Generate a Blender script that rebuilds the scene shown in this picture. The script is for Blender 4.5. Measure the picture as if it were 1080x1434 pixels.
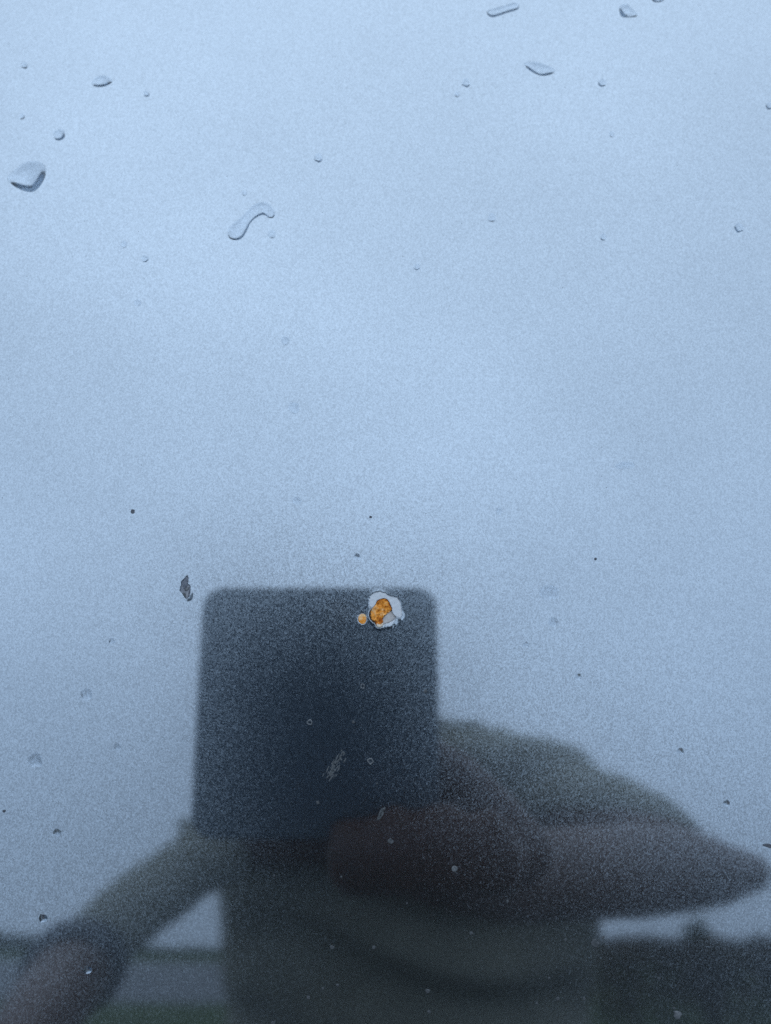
import bpy, bmesh, math, random
import numpy as np
from mathutils import Vector, noise

for _o in list(bpy.data.objects):
    bpy.data.objects.remove(_o, do_unlink=True)
scene = bpy.context.scene
COL = scene.collection
R = math.radians
random.seed(11)
rng = np.random.default_rng(11)

# ------------------------------------------------------------------ camera
# The panel point straight in front of the lens, the panel's lean there, and
# its gentle curvature up/down (RV) and across (RH); metres.
PANEL_FOOT = np.array([0.0, 0.0, 1.02])
LEAN = R(28.2)
RV, RH = 1.0, 5.0
LENS_GAP = 0.127
N0 = np.array([0.0, -math.cos(LEAN), math.sin(LEAN)])
LENS = PANEL_FOOT + LENS_GAP * N0
CAM_PITCH = R(-20.7)

cam_data = bpy.data.cameras.new('camera')
cam_data.sensor_fit = 'HORIZONTAL'
cam_data.sensor_width = 36.0
cam_data.lens = 36.0
cam_data.clip_start = 0.002
cam_data.clip_end = 3000.0
cam_data.dof.use_dof = True
cam_data.dof.focus_distance = 0.123
cam_data.dof.aperture_fstop = 16.0
camera = bpy.data.objects.new('camera', cam_data)
camera.location = LENS
camera.rotation_euler = (R(90.0) + CAM_PITCH, 0.0, 0.0)
COL.objects.link(camera)
scene.camera = camera

# ------------------------------------------------------------------ sky, sun, exposure
SUN_EL, SUN_AZ = R(42.0), R(-25.0)          # azimuth from +Y, towards -X
world = bpy.data.worlds.new('World')
scene.world = world
world.use_nodes = True
wt = world.node_tree
wt.nodes.clear()
w_out = wt.nodes.new('ShaderNodeOutputWorld')
w_bg = wt.nodes.new('ShaderNodeBackground')
w_bg.inputs['Strength'].default_value = 0.1
w_sky = wt.nodes.new('ShaderNodeTexSky')
w_sky.sky_type = 'NISHITA'
w_sky.sun_disc = False
w_sky.sun_elevation = SUN_EL
w_sky.sun_rotation = SUN_AZ
w_sky.air_density = 1.2
w_sky.dust_density = 2.0
# full cloud cover: an overcast sky is about three times as bright overhead as at the horizon
w_co = wt.nodes.new('ShaderNodeTexCoord')
w_sep = wt.nodes.new('ShaderNodeSeparateXYZ')
wt.links.new(w_co.outputs['Generated'], w_sep.inputs[0])
w_lum = wt.nodes.new('ShaderNodeMapRange')
w_lum.inputs['From Min'].default_value = 0.0
w_lum.inputs['From Max'].default_value = 1.0
w_lum.inputs['To Min'].default_value = 0.41
w_lum.inputs['To Max'].default_value = 0.94
wt.links.new(w_sep.outputs['Z'], w_lum.inputs['Value'])
w_noise = wt.nodes.new('ShaderNodeTexNoise')
w_noise.inputs['Scale'].default_value = 2.2
w_noise.inputs['Detail'].default_value = 4.0
w_noise.inputs['Roughness'].default_value = 0.5
wt.links.new(w_co.outputs['Generated'], w_noise.inputs['Vector'])
w_cl = wt.nodes.new('ShaderNodeMapRange')
w_cl.inputs['From Min'].default_value = 0.3
w_cl.inputs['From Max'].default_value = 0.7
w_cl.inputs['To Min'].default_value = 0.88
w_cl.inputs['To Max'].default_value = 1.12
wt.links.new(w_noise.outputs['Fac'], w_cl.inputs['Value'])
w_mul = wt.nodes.new('ShaderNodeMath')
w_mul.operation = 'MULTIPLY'
wt.links.new(w_lum.outputs[0], w_mul.inputs[0])
wt.links.new(w_cl.outputs[0], w_mul.inputs[1])
w_tint = wt.nodes.new('ShaderNodeVectorMath')
w_tint.operation = 'SCALE'
# the far, low cloud base is a deeper blue grey than the cloud overhead
w_hue = wt.nodes.new('ShaderNodeMix')
w_hue.data_type = 'RGBA'
w_hue.inputs[6].default_value = (10.4, 13.3, 17.2, 1)
w_hue.inputs[7].default_value = (11.3, 13.4, 15.9, 1)
wt.links.new(w_sep.outputs['Z'], w_hue.inputs[0])
wt.links.new(w_hue.outputs[2], w_tint.inputs[0])
wt.links.new(w_mul.outputs[0], w_tint.inputs['Scale'])
w_mix = wt.nodes.new('ShaderNodeMix')
w_mix.data_type = 'RGBA'
w_mix.inputs[0].default_value = 0.985
wt.links.new(w_sky.outputs[0], w_mix.inputs[6])
wt.links.new(w_tint.outputs[0], w_mix.inputs[7])
wt.links.new(w_mix.outputs[2], w_bg.inputs['Color'])
wt.links.new(w_bg.outputs[0], w_out.inputs['Surface'])

sun_data = bpy.data.lights.new('sun', 'SUN')
sun_data.energy = 0.5
sun_data.angle = R(35.0)
sun_data.color = (1.0, 0.95, 0.88)
sun = bpy.data.objects.new('sun', sun_data)
sd = Vector((math.sin(SUN_AZ) * math.cos(SUN_EL), math.cos(SUN_AZ) * math.cos(SUN_EL), math.sin(SUN_EL)))
sun.rotation_euler = sd.to_track_quat('Z', 'Y').to_euler()
sun.location = sd * 20
COL.objects.link(sun)

scene.view_settings.view_transform = 'Standard'
scene.view_settings.look = 'None'
scene.view_settings.gamma = 1.0
scene.view_settings.use_curve_mapping = False
scene.view_settings.exposure = 0.0
scene.render.engine = 'CYCLES'
scene.cycles.use_denoising = False
scene.cycles.max_bounces = 12
scene.cycles.glossy_bounces = 6
scene.cycles.transmission_bounces = 8
scene.cycles.sample_clamp_indirect = 6.0

# ------------------------------------------------------------------ helpers
def tag(o, label=None, category=None, group=None, kind=None):
    for k, v in (('label', label), ('category', category), ('group', group), ('kind', kind)):
        if v is not None:
            o[k] = v
    return o

def link(name, me, mats=(), parent=None, smooth=True):
    o = bpy.data.objects.new(name, me)
    for m in (mats if isinstance(mats, (list, tuple)) else [mats]):
        me.materials.append(m)
    if smooth:
        me.polygons.foreach_set('use_smooth', [True] * len(me.polygons))
    COL.objects.link(o)
    if parent is not None:
        o.parent = parent
        o.matrix_parent_inverse = parent.matrix_basis.inverted()
    return o

def mesh_obj(name, verts, faces, mats=(), parent=None, smooth=True):
    me = bpy.data.meshes.new(name)
    me.from_pydata([tuple(float(c) for c in v) for v in verts], [], [tuple(int(i) for i in f) for f in faces])
    me.update()
    return link(name, me, mats, parent, smooth)

def empty(name, loc):
    o = bpy.data.objects.new(name, None)
    o.location = loc
    COL.objects.link(o)
    return o

class Nodes:
    """Small wrapper for building node materials."""
    def __init__(self, name):
        self.m = bpy.data.materials.new(name)
        self.m.use_nodes = True
        self.t = self.m.node_tree
        self.t.nodes.clear()
        self.out = self.t.nodes.new('ShaderNodeOutputMaterial')
    def n(self, kind, **kw):
        nd = self.t.nodes.new('ShaderNode' + kind)
        for k, v in kw.items():
            if hasattr(nd, k) and not k.startswith('i_'):
                setattr(nd, k, v)
            else:
                nd.inputs[k[2:].replace('_', ' ') if k.startswith('i_') else k].default_value = v
        return nd
    def l(self, a, b):
        self.t.links.new(a, b)

def simple_mat(name, c1, c2, scale, rough=0.8, bump=0.0, bump_dist=0.01, detail=5.0, metallic=0.0, spec=0.5):
    N = Nodes(name)
    co = N.n('TexCoord')
    nz = N.n('TexNoise', i_Scale=scale, i_Detail=detail, i_Roughness=0.6)
    N.l(co.outputs['Object'], nz.inputs['Vector'])
    rp = N.n('ValToRGB')
    rp.color_ramp.elements[0].position = 0.32
    rp.color_ramp.elements[1].position = 0.68
    rp.color_ramp.elements[0].color = (*c1, 1)
    rp.color_ramp.elements[1].color = (*c2, 1)
    N.l(nz.outputs['Fac'], rp.inputs['Fac'])
    b = N.n('BsdfPrincipled', i_Roughness=rough, i_Metallic=metallic)
    b.inputs['Specular IOR Level'].default_value = spec
    N.l(rp.outputs['Color'], b.inputs['Base Color'])
    if bump:
        bp = N.n('Bump', i_Strength=bump, i_Distance=bump_dist)
        N.l(nz.outputs['Fac'], bp.inputs['Height'])
        N.l(bp.outputs['Normal'], b.inputs['Normal'])
    N.l(b.outputs[0], N.out.inputs['Surface'])
    return N.m

# ------------------------------------------------------------------ materials
def paint_material():
    """Metallic car paint: tilted metal flakes under a clear lacquer with faint orange peel."""
    N = Nodes('metallic_paint')
    geo = N.n('NewGeometry')
    co = N.n('TexCoord')
    def tilt(kind, scale, amount, base):
        if kind == 'flake':
            tx = N.n('TexVoronoi', i_Scale=scale, i_Randomness=1.0)
            tx.feature = 'F1'
            src = tx.outputs['Color']
        else:
            tx = N.n('TexNoise', i_Scale=scale, i_Detail=1.5, i_Roughness=0.5)
            src = tx.outputs['Color']
        N.l(co.outputs['Object'], tx.inputs['Vector'])
        sb = N.n('VectorMath', operation='SUBTRACT')
        N.l(src, sb.inputs[0])
        sb.inputs[1].default_value = (0.5, 0.5, 0.5)
        sc = N.n('VectorMath', operation='SCALE')
        N.l(sb.outputs[0], sc.inputs[0])
        sc.inputs['Scale'].default_value = amount
        ad = N.n('VectorMath', operation='ADD')
        N.l(base, ad.inputs[0])
        N.l(sc.outputs[0], ad.inputs[1])
        nm = N.n('VectorMath', operation='NORMALIZE')
        N.l(ad.outputs[0], nm.inputs[0])
        return nm.outputs[0], tx
    peel, _ = tilt('noise', 900.0, 0.0012, geo.outputs['Normal'])
    fine, vor = tilt('flake', 6000.0, FLAKE_TILT, peel)
    # flake brightness differs a little from flake to flake
    sep = N.n('SeparateColor')
    N.l(vor.outputs['Color'], sep.inputs[0])
    val = N.n('MapRange')
    val.inputs['To Min'].default_value = 0.84
    val.inputs['To Max'].default_value = 1.16
    N.l(sep.outputs['Blue'], val.inputs['Value'])
    fcol = N.n('VectorMath', operation='SCALE')
    fcol.inputs[0].default_value = FLAKE_COLOR
    N.l(val.outputs[0], fcol.inputs['Scale'])
    near = N.n('BsdfGlossy', i_Roughness=FLAKE_ROUGH_NEAR)
    near.distribution = 'BECKMANN'
    wide = N.n('BsdfGlossy', i_Roughness=FLAKE_ROUGH_WIDE)
    wide.distribution = 'BECKMANN'
    wcol = N.n('VectorMath', operation='SCALE')
    wcol.inputs[0].default_value = FLAKE_COLOR_WIDE
    N.l(val.outputs[0], wcol.inputs['Scale'])
    for b, nrm, cl in ((near, peel, fcol), (wide, fine, wcol)):
        N.l(cl.outputs[0], b.inputs['Color'])
        N.l(nrm, b.inputs['Normal'])
    mx = N.n('MixShader')
    mx.inputs[0].default_value = FLAKE_WIDE_SHARE
    N.l(near.outputs[0], mx.inputs[1])
    N.l(wide.outputs[0], mx.inputs[2])
    # a trace of dust in the lacquer scatters a little light
    haze = N.n('BsdfDiffuse')
    haze.inputs['Color'].default_value = (*HAZE_COLOR, 1)
    mh = N.n('MixShader')
    mh.inputs[0].default_value = HAZE_SHARE
    N.l(mx.outputs[0], mh.inputs[1])
    N.l(haze.outputs[0], mh.inputs[2])
    coat = N.n('BsdfGlossy', i_Roughness=0.03)
    coat.inputs['Color'].default_value = (1, 1, 1, 1)
    N.l(peel, coat.inputs['Normal'])
    fr = N.n('Fresnel', i_IOR=1.5)
    N.l(peel, fr.inputs['Normal'])
    mc = N.n('MixShader')
    N.l(fr.outputs[0], mc.inputs[0])
    N.l(mh.outputs[0], mc.inputs[1])
    N.l(coat.outputs[0], mc.inputs[2])
    N.l(mc.outputs[0], N.out.inputs['Surface'])
    return N.m

HAZE_COLOR = (0.36, 0.42, 0.50)
HAZE_SHARE = 0.012
FLAKE_COLOR = (0.425, 0.48, 0.54)
FLAKE_COLOR_WIDE = (0.40, 0.48, 0.56)
FLAKE_TILT = 0.13
FLAKE_ROUGH_NEAR = 0.065
FLAKE_ROUGH_WIDE = 0.30
FLAKE_WIDE_SHARE = 0.38
M_PAINT = paint_material()

def water_material(name, rough):
    N = Nodes(name)
    g = N.n('BsdfGlass', i_IOR=1.333, i_Roughness=rough)
    g.inputs['Color'].default_value = (0.97, 0.985, 1.0, 1)
    N.l(g.outputs[0], N.out.inputs['Surface'])
    return N.m
M_WATER = water_material('clear_water', 0.15)
M_DRIED = water_material('dried_water_film', 0.28)

def rust_material():
    N = Nodes('orange_rust')
    co = N.n('TexCoord')
    a = N.n('TexNoise', i_Scale=1500.0, i_Detail=5.0, i_Roughness=0.65)
    b = N.n('TexNoise', i_Scale=420.0, i_Detail=3.0)
    for t in (a, b):
        N.l(co.outputs['Object'], t.inputs['Vector'])
    rp = N.n('ValToRGB')
    e = rp.color_ramp.elements
    e[0].position, e[0].color = 0.43, (0.40, 0.100, 0.012, 1)
    e[1].position, e[1].color = 0.66, (0.95, 0.64, 0.34, 1)
    k = rp.color_ramp.elements.new(0.51)
    k.color = (0.90, 0.34, 0.042, 1)
    mx = N.n('Math', operation='MULTIPLY_ADD')
    N.l(b.outputs['Fac'], mx.inputs[0])
    mx.inputs[1].default_value = 0.5
    sh = N.n('Math', operation='MULTIPLY')
    sh.inputs[1].default_value = 0.55
    N.l(a.outputs['Fac'], sh.inputs[0])
    N.l(sh.outputs[0], mx.inputs[2])
    N.l(mx.outputs[0], rp.inputs['Fac'])
    p = N.n('BsdfPrincipled', i_Roughness=0.85)
    p.inputs['Specular IOR Level'].default_value = 0.25
    N.l(rp.outputs['Color'], p.inputs['Base Color'])
    bp = N.n('Bump', i_Strength=0.8, i_Distance=0.0002)
    N.l(a.outputs['Fac'], bp.inputs['Height'])
    N.l(bp.outputs['Normal'], p.inputs['Normal'])
    N.l(p.outputs[0], N.out.inputs['Surface'])
    return N.m
M_RUST = rust_material()
M_PRIMER = simple_mat('pale_primer', (0.58, 0.62, 0.67), (0.72, 0.75, 0.79), 2500, 0.6, 0.3, 0.00005)
M_METAL = simple_mat('grey_bare_layer', (0.46, 0.44, 0.44), (0.62, 0.59, 0.57), 1500, 0.55, 0.3, 0.00005)
M_CREAM = simple_mat('cream_rust_crust', (0.70, 0.55, 0.40), (0.82, 0.74, 0.62), 2600, 0.7, 0.5, 0.0001)
M_NICK = simple_mat('pale_grit', (0.07, 0.08, 0.09), (0.20, 0.215, 0.23), 2500, 0.8, 0.4, 0.0001)
M_PIT_WALL_SHADE = simple_mat('pit_wall_shade', (0.045, 0.030, 0.020), (0.16, 0.10, 0.055), 2600, 0.8, 0.5, 0.0001)  # brown pit edge with the rim's shadow line put into the colour
M_RUST_BED_SHADE = simple_mat('rust_bed_shade', (0.07, 0.030, 0.010), (0.20, 0.085, 0.022), 2600, 0.9, 0.5, 0.0001)  # rust brown darkened to paint the shade in the gap round the rust
M_SCRATCH = simple_mat('scratch_grit', (0.06, 0.07, 0.078), (0.135, 0.148, 0.158), 2500, 0.8, 0.4, 0.0001)
M_NICK_DIM = simple_mat('grey_grit', (0.045, 0.052, 0.06), (0.11, 0.12, 0.13), 2500, 0.8, 0.4, 0.0001)
M_SHARD = simple_mat('torn_paint', (0.09, 0.105, 0.14), (0.19, 0.21, 0.25), 2500, 0.6, 0.4, 0.0001)
M_GOUGE = simple_mat('gouged_paint', (0.15, 0.17, 0.21), (0.36, 0.38, 0.42), 1800, 0.55, 0.5, 0.0001)
M_SPECK = simple_mat('dark_dirt', (0.050, 0.060, 0.080), (0.13, 0.14, 0.165), 3000, 0.75, 0.5, 0.0001)
M_GLASS_DARK = simple_mat('tinted_glass', (0.010, 0.012, 0.014), (0.014, 0.016, 0.018), 3, 0.05)
M_TYRE = simple_mat('tyre_rubber', (0.015, 0.015, 0.015), (0.03, 0.03, 0.03), 40, 0.85, 0.3, 0.003)
M_RIM = simple_mat('wheel_alloy', (0.40, 0.41, 0.42), (0.50, 0.50, 0.51), 30, 0.35, metallic=0.9)
M_ASPHALT = simple_mat('wet_asphalt', (0.028, 0.031, 0.038), (0.046, 0.050, 0.058), 60, 0.55, 0.4, 0.01)
M_GRASS = simple_mat('rough_grass', (0.024, 0.040, 0.014), (0.050, 0.075, 0.026), 0.8, 0.95, 0.8, 0.1, spec=0.1)
M_SKIN = simple_mat('skin', (0.070, 0.027, 0.016), (0.095, 0.038, 0.023), 14, 0.5, 0.15, 0.002)
M_HAIR = simple_mat('dark_hair', (0.012, 0.009, 0.007), (0.03, 0.02, 0.015), 60, 0.5, 0.6, 0.004)
M_SHIRT = simple_mat('dark_grey_green_cotton', (0.215, 0.212, 0.170), (0.285, 0.280, 0.225), 12, 0.9, 0.2, 0.002, spec=0.2)
M_TROUSERS = simple_mat('dark_denim', (0.016, 0.020, 0.032), (0.030, 0.036, 0.052), 40, 0.9, 0.3, 0.002)
M_SHOE = simple_mat('dark_leather', (0.012, 0.011, 0.010), (0.03, 0.026, 0.022), 30, 0.5)
M_EYE = simple_mat('eye_white', (0.65, 0.63, 0.60), (0.72, 0.70, 0.68), 20, 0.2)
M_BAND = simple_mat('navy_strap', (0.010, 0.013, 0.026), (0.02, 0.025, 0.045), 60, 0.6)
M_PHONE = simple_mat('dark_phone_shell', (0.060, 0.076, 0.092), (0.075, 0.092, 0.110), 30, 0.35)
M_LENS = simple_mat('phone_lens', (0.004, 0.004, 0.006), (0.008, 0.008, 0.012), 30, 0.05)
M_BARK = simple_mat('bark', (0.03, 0.024, 0.018), (0.07, 0.055, 0.04), 12, 0.9, 0.8, 0.02)
M_LEAF = simple_mat('hedge_leaf', (0.026, 0.034, 0.014), (0.060, 0.066, 0.030), 1.3, 0.75, spec=0.2)
M_LEAF_BROWN = simple_mat('brown_hedge_leaf', (0.034, 0.026, 0.018), (0.066, 0.052, 0.034), 1.3, 0.8, spec=0.2)
M_WOOD_FAR = simple_mat('far_wood_leaf', (0.020, 0.030, 0.018), (0.045, 0.060, 0.032), 0.1, 0.85, spec=0.1)

# ------------------------------------------------------------------ the setting
def sheet(name, x0, x1, y0, y1, z, mat, n=1, relief=0.0):
    xs = np.linspace(x0, x1, n + 1)
    ys = np.linspace(y0, y1, n + 1)
    v = [(x, y, z + (relief * noise.noise(Vector((x * 0.03, y * 0.03, 0))) if relief else 0)) for y in ys for x in xs]
    f = [(j * (n + 1) + i, j * (n + 1) + i + 1, (j + 1) * (n + 1) + i + 1, (j + 1) * (n + 1) + i) for j in range(n) for i in range(n)]
    return mesh_obj(name, v, f, mat)
tag(sheet('ground', -700, 700, -900, 500, 0.0, M_GRASS), kind='structure')
tag(sheet('parking_bay', -9, 9, -8.2, 6.5, 0.004, M_ASPHALT), kind='structure')
tag(sheet('road', -120, 3.2, -70, -14.6, 0.004, M_ASPHALT), kind='structure')

def leaf_mass(name, pts, size, mat, parent=None):
    """Small folded leaf faces at the given points."""
    n = len(pts)
    a = rng.normal(size=(n, 3)); a /= np.linalg.norm(a, axis=1)[:, None]
    b = np.cross(a, rng.normal(size=(n, 3))); b /= np.linalg.norm(b, axis=1)[:, None]
    s = size * rng.uniform(0.6, 1.3, size=(n, 1))
    c = np.cross(a, b)
    P = np.asarray(pts)
    v = np.stack([P - a * s, P + b * s * 0.45 + c * s * .12, P + a * s, P - b * s * 0.45 + c * s * .12], 1).reshape(-1, 3)
    me = bpy.data.meshes.new(name)
    f = np.arange(4 * n).reshape(n, 4)
    me.from_pydata(v.tolist(), [], f.tolist())
    me.update()
    return link(name, me, mat, parent, smooth=False)

def tube(pts, rads, seg=8):
    """Vertices and faces of a tapered tube along pts, closed at both ends."""
    V, F = [], []
    pts = [np.asarray(p, float) for p in pts]
    for i, p in enumerate(pts):
        d = pts[min(i + 1, len(pts) - 1)] - pts[max(i - 1, 0)]
        d /= np.linalg.norm(d) + 1e-12
        h = np.array([0, 0, 1.0]) if abs(d[2]) < 0.9 else np.array([1.0, 0, 0])
        a = np.cross(d, h); a /= np.linalg.norm(a)
        b = np.cross(d, a)
        for k in range(seg):
            t = 2 * math.pi * k / seg
            V.append(p + rads[i] * (math.cos(t) * a + math.sin(t) * b))
    for i in range(len(pts) - 1):
        for k in range(seg):
            k2 = (k + 1) % seg
            F.append((i * seg + k, i * seg + k2, (i + 1) * seg + k2, (i + 1) * seg + k))
    F.append(tuple(range(seg)))
    F.append(tuple(range((len(pts) - 1) * seg, len(pts) * seg)))
    return V, F

def merge(parts):
    V, F = [], []
    for v, f in parts:
        o = len(V)
        V += list(v)
        F += [tuple(i + o for i in q) for q in f]
    return V, F

def hedge(name, a, b, h, w, mat, label, n):
    root = empty(name, ((a[0] + b[0]) / 2, (a[1] + b[1]) / 2, 0))
    tag(root, label, 'hedge')
    A, B = np.array([*a, 0.0]), np.array([*b, 0.0])
    d = (B - A); L = np.linalg.norm(d); d /= L
    side = np.array([-d[1], d[0], 0])
    t = rng.uniform(0, L, n); s = rng.uniform(-1, 1, n)
    hh = np.array([h * (1 + 0.10 * noise.noise(Vector((q * 1.1, 3.0, 0))) + 0.07 * noise.noise(Vector((q * 4.0, 9.0, 0)))) for q in t])
    z = hh * rng.uniform(0.02, 1, n) ** 0.6
    k = w / 2 * (1 - 0.35 * (z / h) ** 3)
    leaf_mass('crown', A + np.outer(t, d) + np.outer(s * k, side) + np.outer(z, [0, 0, 1]), 0.06, mat, root)
    q = 0.4
    while q < L:
        p = A + d * q
        mesh_obj('stem', *tube([p, p + [0.03, 0.02, h * .4], p + [random.uniform(-.1, .1), random.uniform(-.1, .1), h * .85]], [.03, .02, .008], 6), M_BARK, root)
        q += random.uniform(0.5, 0.9)
    return root
hedge('clipped_hedge', (2.3, -9.4), (13.0, -7.6), 1.11, 1.1, M_LEAF_BROWN, 'low dark brown hedge mirrored in the paint at lower right', 16000)

def bush(name, x, y, h, w, label, n=2600):
    root = empty(name, (x, y, 0))
    tag(root, label, 'shrub')
    d = rng.normal(size=(n, 3)); d /= np.linalg.norm(d, axis=1)[:, None]
    r = rng.uniform(0.1, 1, n) ** 0.5
    lump = np.array([1 + 0.35 * noise.noise(Vector(q * 1.8) + Vector((x, y, 0))) for q in d])
    p = d * (r * lump)[:, None] * [w / 2, w / 2, h * 0.42] + [x, y, h * 0.58]
    leaf_mass('crown', p, 0.05, M_LEAF, root)
    for _ in range(4):
        mesh_obj('stem', *tube([(x, y, 0), (x + random.uniform(-.1, .1), y, h * .3), (x + random.uniform(-.3, .3) * w, y + random.uniform(-.2, .2), h * .8)], [.035, .025, .008], 6), M_BARK, root)
bush('shrub', 3.75, -9.9, 1.36, 0.46, 'small upright shrub rising over the low dark hedge mirrored at lower right')

# a far wood that reads as one low dark band along the horizon
fw_p = []
for k in range(26000):
    x = rng.uniform(-330, 330)
    top = 1.3 + 0.7 * noise.noise(Vector((x * 0.02, 0, 0))) + 0.6 * noise.noise(Vector((x * 0.11, 5, 0))) + min(9.0, max(0.0, (-x - 78) * 0.09))
    fw_p.append((x, -300 + rng.uniform(-12, 12), top * rng.uniform(0.0, 1.0) ** 0.7))
tag(leaf_mass('far_woods', fw_p, 1.3, M_WOOD_FAR), 'dark line of far woods along the mirrored horizon', 'woods', kind='stuff')

# two added trees, out of view; their crowns darken the drops' lower edges
M_TREE_LEAF = simple_mat('tree_leaf', (0.022, 0.042, 0.014), (0.055, 0.085, 0.028), 0.9, 0.7, spec=0.2)
def tree(name, base, crown_c, crown_r, label, n=11000):
    root = empty(name, base)
    tag(root, label, 'tree')
    b, c, r = np.asarray(base, float), np.asarray(crown_c, float), np.asarray(crown_r, float)
    fork = b + [0.05, -0.1, c[2] - r[2] * 1.05]
    mesh_obj('trunk', *tube([b - [0, 0, .1], b + [0.03, 0, 0.5], (b + fork) / 2 + [.06, .05, 0], fork, (fork + c) / 2, c + [0, 0, r[2] * .5]], [.30, .22, .18, .15, .09, .02], 12), M_BARK, root)
    clumps = []
    for k in range(26):
        d = rng.normal(size=3); d /= np.linalg.norm(d); d[2] = abs(d[2]) * 1.1 - 0.35
        e = c + d * r * rng.uniform(0.55, 0.95)
        clumps.append(e)
        if k < 11:
            m = (fork + e) / 2 + [0, 0, -0.25]
            mesh_obj('limb', *tube([fork, m, e], [.075, .04, .010], 7), M_BARK, root)
    pts = []
    for e in clumps:
        q = rng.normal(size=(n // len(clumps), 3)) * r * 0.20
        pts.append(e + q)
    leaf_mass('crown', np.concatenate(pts), 0.10, M_TREE_LEAF, root)
tree('added_shade_tree', (-2.3, 4.6, 0), (-1.7, 3.9, 6.2), (2.9, 2.7, 2.6), 'added leafy tree, out of view behind the car, its crown over the left side')
tree('added_shade_tree', (2.9, 4.9, 0), (2.2, 4.1, 6.6), (3.0, 2.8, 2.8), 'added leafy tree, out of view behind the car, its crown over the right side')

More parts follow.
